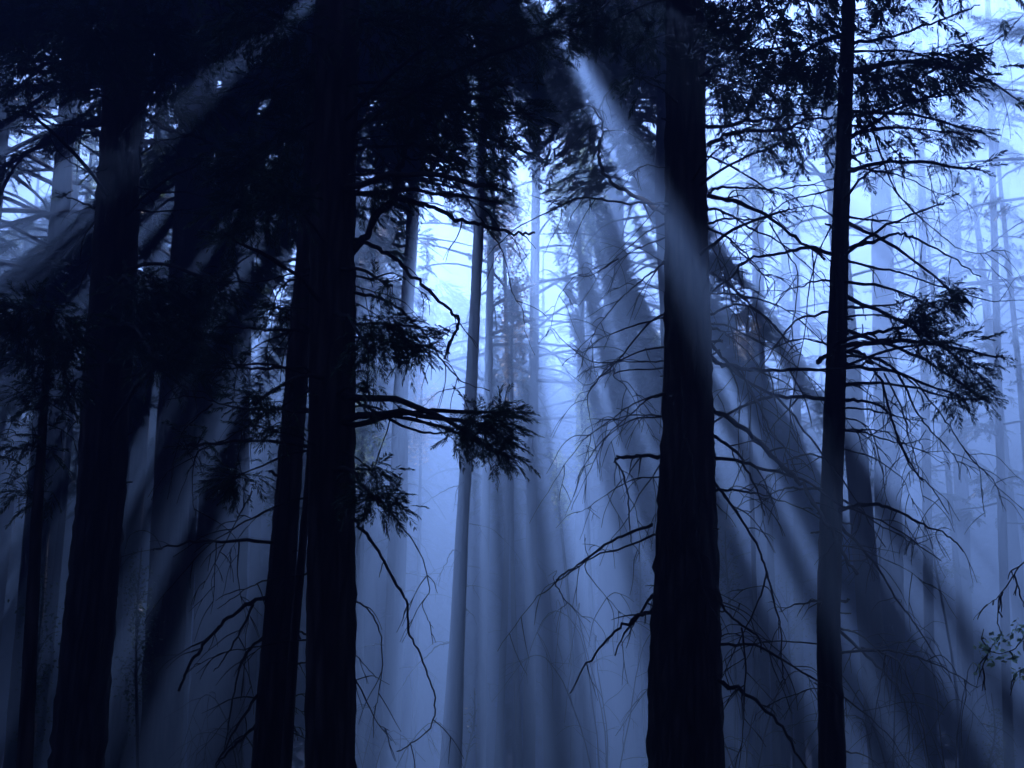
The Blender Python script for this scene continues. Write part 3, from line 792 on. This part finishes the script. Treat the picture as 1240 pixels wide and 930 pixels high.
# ------------------------------------------------------------------ leafy understory: sunlit specks behind the trunks
def leafy(px, py, rx, ry, d, n, label, name="broadleaf_sapling", m=None, leaf=0.10, group=None):
    c = at(px, py, d); s = mpp(d)
    base = np.array([c[0] + rnd.uniform(-.4, .4), d, 0.0]); base[2] = float(gz(base[0], d))
    root = bpy.data.objects.new(name, None); COL.objects.link(root); root.location = base
    tag(root, label, "small tree", group)
    top = c + np.array([0, 0, ry * s * 0.8])
    P = catmull([base - np.array([0, 0, .1]), base * 0.5 + c * 0.5 + np.array([rnd.uniform(-.3, .3), 0, 0]), c, top], 5)
    mb = MB(); tube(mb, P, np.linspace(0.02 + 0.006 * c[2], 0.01, len(P)), 7, 0, 0.08)
    mb.build("trunk", M_BARK2, root, base)
    mb = MB()
    nb = 16
    Cs = []
    for i in range(nb):
        q = rnd_unit(1)[0] * rnd.random() ** 0.4
        e = c + q * np.array([rx * s, rx * s * 0.9, ry * s])
        z0 = max(base[2] + 0.5, e[2] - rnd.uniform(0.2, 0.8) * rx * s)
        b = np.array([np.interp(z0, P[:, 2], P[:, 0]), np.interp(z0, P[:, 2], P[:, 1]), z0])
        Q = catmull([b, (b + e) / 2 + np.array([0, 0, .12]), e], 4)
        tube(mb, Q, np.linspace(0.014, 0.004, len(Q)), 4, 0)
        k = n // nb
        t = rng.uniform(0.35, 1.0, k) * (len(Q) - 1)
        C = np.stack([np.interp(t, np.arange(len(Q)), Q[:, j]) for j in range(3)], 1) + rng.normal(size=(k, 3)) * np.array([rx, rx, ry]) * s * 0.17
        Cs.append(C)
    leaf_cloud(mb, np.concatenate(Cs), leaf, 1)
    mb.build("crown", [M_BARK2, m or M_BROAD], root, base)
    return root

for px, py, rx, ry, d, n, lab, m, lf in LEAFY:
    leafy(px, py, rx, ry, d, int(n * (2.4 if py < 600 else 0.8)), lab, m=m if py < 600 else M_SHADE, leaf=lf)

# thin hazy conifer tufts near the leaning trunk
def near_shrub():
    d = 9.0
    base = np.array([at(1300, 900, d)[0], d, 0.0]); base[2] = float(gz(base[0], d))
    root = bpy.data.objects.new("broadleaf_shrub", None); COL.objects.link(root); root.location = base
    tag(root, "black twiggy shrub with small shiny leaves poking in at the right edge", "shrub")
    mb = MB()
    tp = at(1262, 610, d)
    P = catmull([base - np.array([0, 0, .1]), (base + tp) / 2 + np.array([.1, 0, 0]), tp], 8)
    tube(mb, P, np.linspace(0.035, 0.012, len(P)), 8, 0, .1)
    mb.build("stem", M_TWIG, root, base)
    T = dict(root=root, base=base)
    lists = [[(1400, 60), (1240, 195), (1190, 260), (1150, 315), (1100, 355), (1055, 400)],
             [(1165, 300), (1150, 330), (1145, 400), (1155, 460), (1120, 500)],
             [(1205, 240), (1230, 320), (1240, 350), (1260, 420)],
             [(1330, 420), (1260, 440), (1210, 500), (1150, 520), (1085, 500)],
             [(1330, 560), (1250, 570), (1200, 600)], [(1120, 500), (1090, 570), (1070, 640)]]
    for l in lists:
        br = branch(T, [at(*px_of(9, p), d + rnd.uniform(-.05, .05)) for p in l], 5.5 / 2.952 / 2 * mpp(d) * 1.3, twigs=3, tw_len=.14)
    mb = MB()
    cs = []
    for (x, y, rx, ry, n) in [(1100, 490, 40, 40, 26), (1150, 470, 50, 40, 30), (1130, 530, 40, 40, 20), (1225, 430, 30, 50, 24), (1220, 590, 30, 40, 26), (1190, 530, 40, 30, 18), (1075, 560, 14, 40, 5)]:
        c = at(*px_of(9, (x, y)), d)
        cs.append(c + rnd_unit(n) * rng.random((n, 1)) ** .5 * np.array([rx, rx, ry]) / 2.952 * mpp(d))
    leaf_cloud(mb, np.concatenate(cs), 0.042, 0)
    mb.build("leaves", M_BROAD, root, base, smooth=False)
near_shrub()

# ------------------------------------------------------------------ far-off wood (one mass)
def distant():
    mb = MB()
    n = 320
    for i in range(n):
        y = rng.uniform(80, 150); x = rng.uniform(-0.62, 0.62) * y
        h = rng.uniform(24, 31)
        z0 = float(gz(x, y))
        P = np.array([[x, y, z0 - .2], [x + rng.normal() * .2, y, h * .5], [x + rng.normal() * .3, y, h]])
        tube(mb, P, [0.3, 0.2, 0.03], 8, 0, 0.1)
        k = 260
        f = rng.random(k) ** 0.9
        a = rng.random(k) * 6.283; r = 5.0 * (1 - f) ** .6 * rng.random(k) ** .5 + .2
        hb = rng.uniform(2, 11)
        C = np.stack([x + r * np.cos(a), y + r * np.sin(a), hb + (h - hb) * f], 1)
        C = C[~is_open(C) | ((C[:, 2] < 14) & (C[:, 1] > 84)) | (C[:, 1] > 92)]
        if not len(C):
            continue
        k = len(C)
        D = C - np.array([x, y, 0]); D[:, 2] = -0.3 * np.linalg.norm(D[:, :2], axis=1)
        sprays(mb, C, D, 1.7 * rng.uniform(.6, 1.3, k), 4, 0.45, 0.14, 1, .3)
    o = mb.build("distant_woods", [M_BARK2, M_CANOPY])
    tag(o, kind="stuff", label="far wood closing the view behind the haze")
distant()

# low brush on the forest floor
def brush():
    mb = MB()
    n = 900
    x = rng.uniform(-60, 60, n); y = rng.uniform(30, 120, n)
    C = np.stack([x, y, gz(x, y)], 1)
    for j in range(7):
        h = rng.uniform(.2, 1.1, n)
        leaf_cloud(mb, C + np.stack([rng.normal(size=n) * .5, rng.normal(size=n) * .5, h], 1), 0.16, 0)
        sprays(mb, C, np.stack([rng.normal(size=n) * .4, rng.normal(size=n) * .4, np.ones(n)], 1), h, 4, .3, .06, 0, .2)
    o = mb.build("undergrowth", [M_CANOPY], smooth=False)
    tag(o, kind="stuff", label="low ferny undergrowth on the forest floor")
brush()

# ------------------------------------------------------------------ ground
def ground():
    n = 120
    xs = np.linspace(-150, 150, n); ys = np.linspace(-40, 190, n)
    X, Y = np.meshgrid(xs, ys)
    V = np.stack([X, Y, gz(X, Y)], -1).reshape(-1, 3)
    i = np.arange(n - 1)[:, None] * n; j = np.arange(n - 1)[None, :]
    Q = np.stack([i + j, i + j + 1, i + n + j + 1, i + n + j], -1).reshape(-1, 4)
    mb = MB(); mb.add(V, Q)
    m, nt, out = mat("forest floor")
    tc = N(nt, "ShaderNodeTexCoord")
    no = N(nt, "ShaderNodeTexNoise", Scale=1.3, Detail=9.0, Roughness=.7)
    nt.links.new(tc.outputs["Object"], no.inputs["Vector"])
    rp = N(nt, "ShaderNodeValToRGB")
    rp.color_ramp.elements[0].color = (.018, .014, .010, 1); rp.color_ramp.elements[0].position = .35
    rp.color_ramp.elements[1].color = (.065, .048, .03, 1); rp.color_ramp.elements[1].position = .7
    nt.links.new(no.outputs[0], rp.inputs[0])
    bs = N(nt, "ShaderNodeBsdfPrincipled", Roughness=.95)
    nt.links.new(rp.outputs[0], bs.inputs["Base Color"])
    bp = N(nt, "ShaderNodeBump", Strength=.8, Distance=.1)
    nt.links.new(no.outputs[0], bp.inputs["Height"]); nt.links.new(bp.outputs[0], bs.inputs["Normal"])
    nt.links.new(bs.outputs[0], out.inputs[0])
    tag(mb.build("ground", m), kind="structure", label="dark forest floor of needles and soil")
ground()

# ------------------------------------------------------------------ haze
HAZE_DENSITY = 0.028
def haze():
    x0, x1, y0, y1, z0, z1 = -155, 155, -45, 195, -1.6, 38.5
    V = np.array([[x, y, z] for z in (z0, z1) for y in (y0, y1) for x in (x0, x1)], float)
    Q = [[0, 2, 3, 1], [4, 5, 7, 6], [0, 1, 5, 4], [2, 6, 7, 3], [0, 4, 6, 2], [1, 3, 7, 5]]
    mb = MB(); mb.add(V, Q)
    m, nt, out = mat("smoky haze")
    pv = N(nt, "ShaderNodeVolumePrincipled")
    pv.inputs["Color"].default_value = (0.295, 0.545, 1.0, 1)
    pv.inputs["Density"].default_value = HAZE_DENSITY
    pv.inputs["Anisotropy"].default_value = 0.66
    nt.links.new(pv.outputs[0], out.inputs["Volume"])
    o = mb.build("haze", m, smooth=False)
    tag(o, kind="stuff", label="blue smoky haze hanging between the trees")
haze()

# ------------------------------------------------------------------ light
world = bpy.data.worlds.new("World"); SC.world = world
world.use_nodes = True
nt = world.node_tree
bg = nt.nodes["Background"]
sky = nt.nodes.new("ShaderNodeTexSky")
sky.sky_type = 'NISHITA'
sky.sun_disc = False
elev = math.asin(SUN[2]); azi = math.atan2(SUN[0], SUN[1])
sky.sun_elevation = elev
sky.sun_rotation = azi
tint = nt.nodes.new("ShaderNodeMix"); tint.data_type = 'RGBA'; tint.blend_type = 'MULTIPLY'
tint.inputs[0].default_value = 1.0
nt.links.new(sky.outputs[0], tint.inputs[6])
tint.inputs[7].default_value = (0.55, 0.49, 1.0, 1)      # the blue cast of the picture
nt.links.new(tint.outputs[2], bg.inputs[0])
bg.inputs[1].default_value = 0.018

sd = bpy.data.lights.new("sun", 'SUN')
sd.energy = 5.0
sd.angle = math.radians(0.5)
sd.color = (0.80, 0.77, 1.0)
so = bpy.data.objects.new("sun", sd); COL.objects.link(so)
so.rotation_euler = Vector(SUN).to_track_quat('Z', 'Y').to_euler()
so.location = (0, 60, 60)

# ------------------------------------------------------------------ render settings
SC.render.engine = 'CYCLES'
SC.view_settings.view_transform = 'Standard'
SC.view_settings.look = 'None'
SC.view_settings.gamma = 1.0
SC.view_settings.exposure = 2.65
SC.view_settings.use_curve_mapping = False
cy = SC.cycles
cy.use_denoising = True
try:
    cy.denoiser = 'OPENIMAGEDENOISE'
    cy.denoising_input_passes = 'RGB_ALBEDO_NORMAL'
except Exception:
    pass
cy.max_bounces = 4
cy.diffuse_bounces = 2
cy.glossy_bounces = 1
cy.transmission_bounces = 2
cy.volume_bounces = 0
cy.transparent_max_bounces = 8
cy.sample_clamp_indirect = 3.0
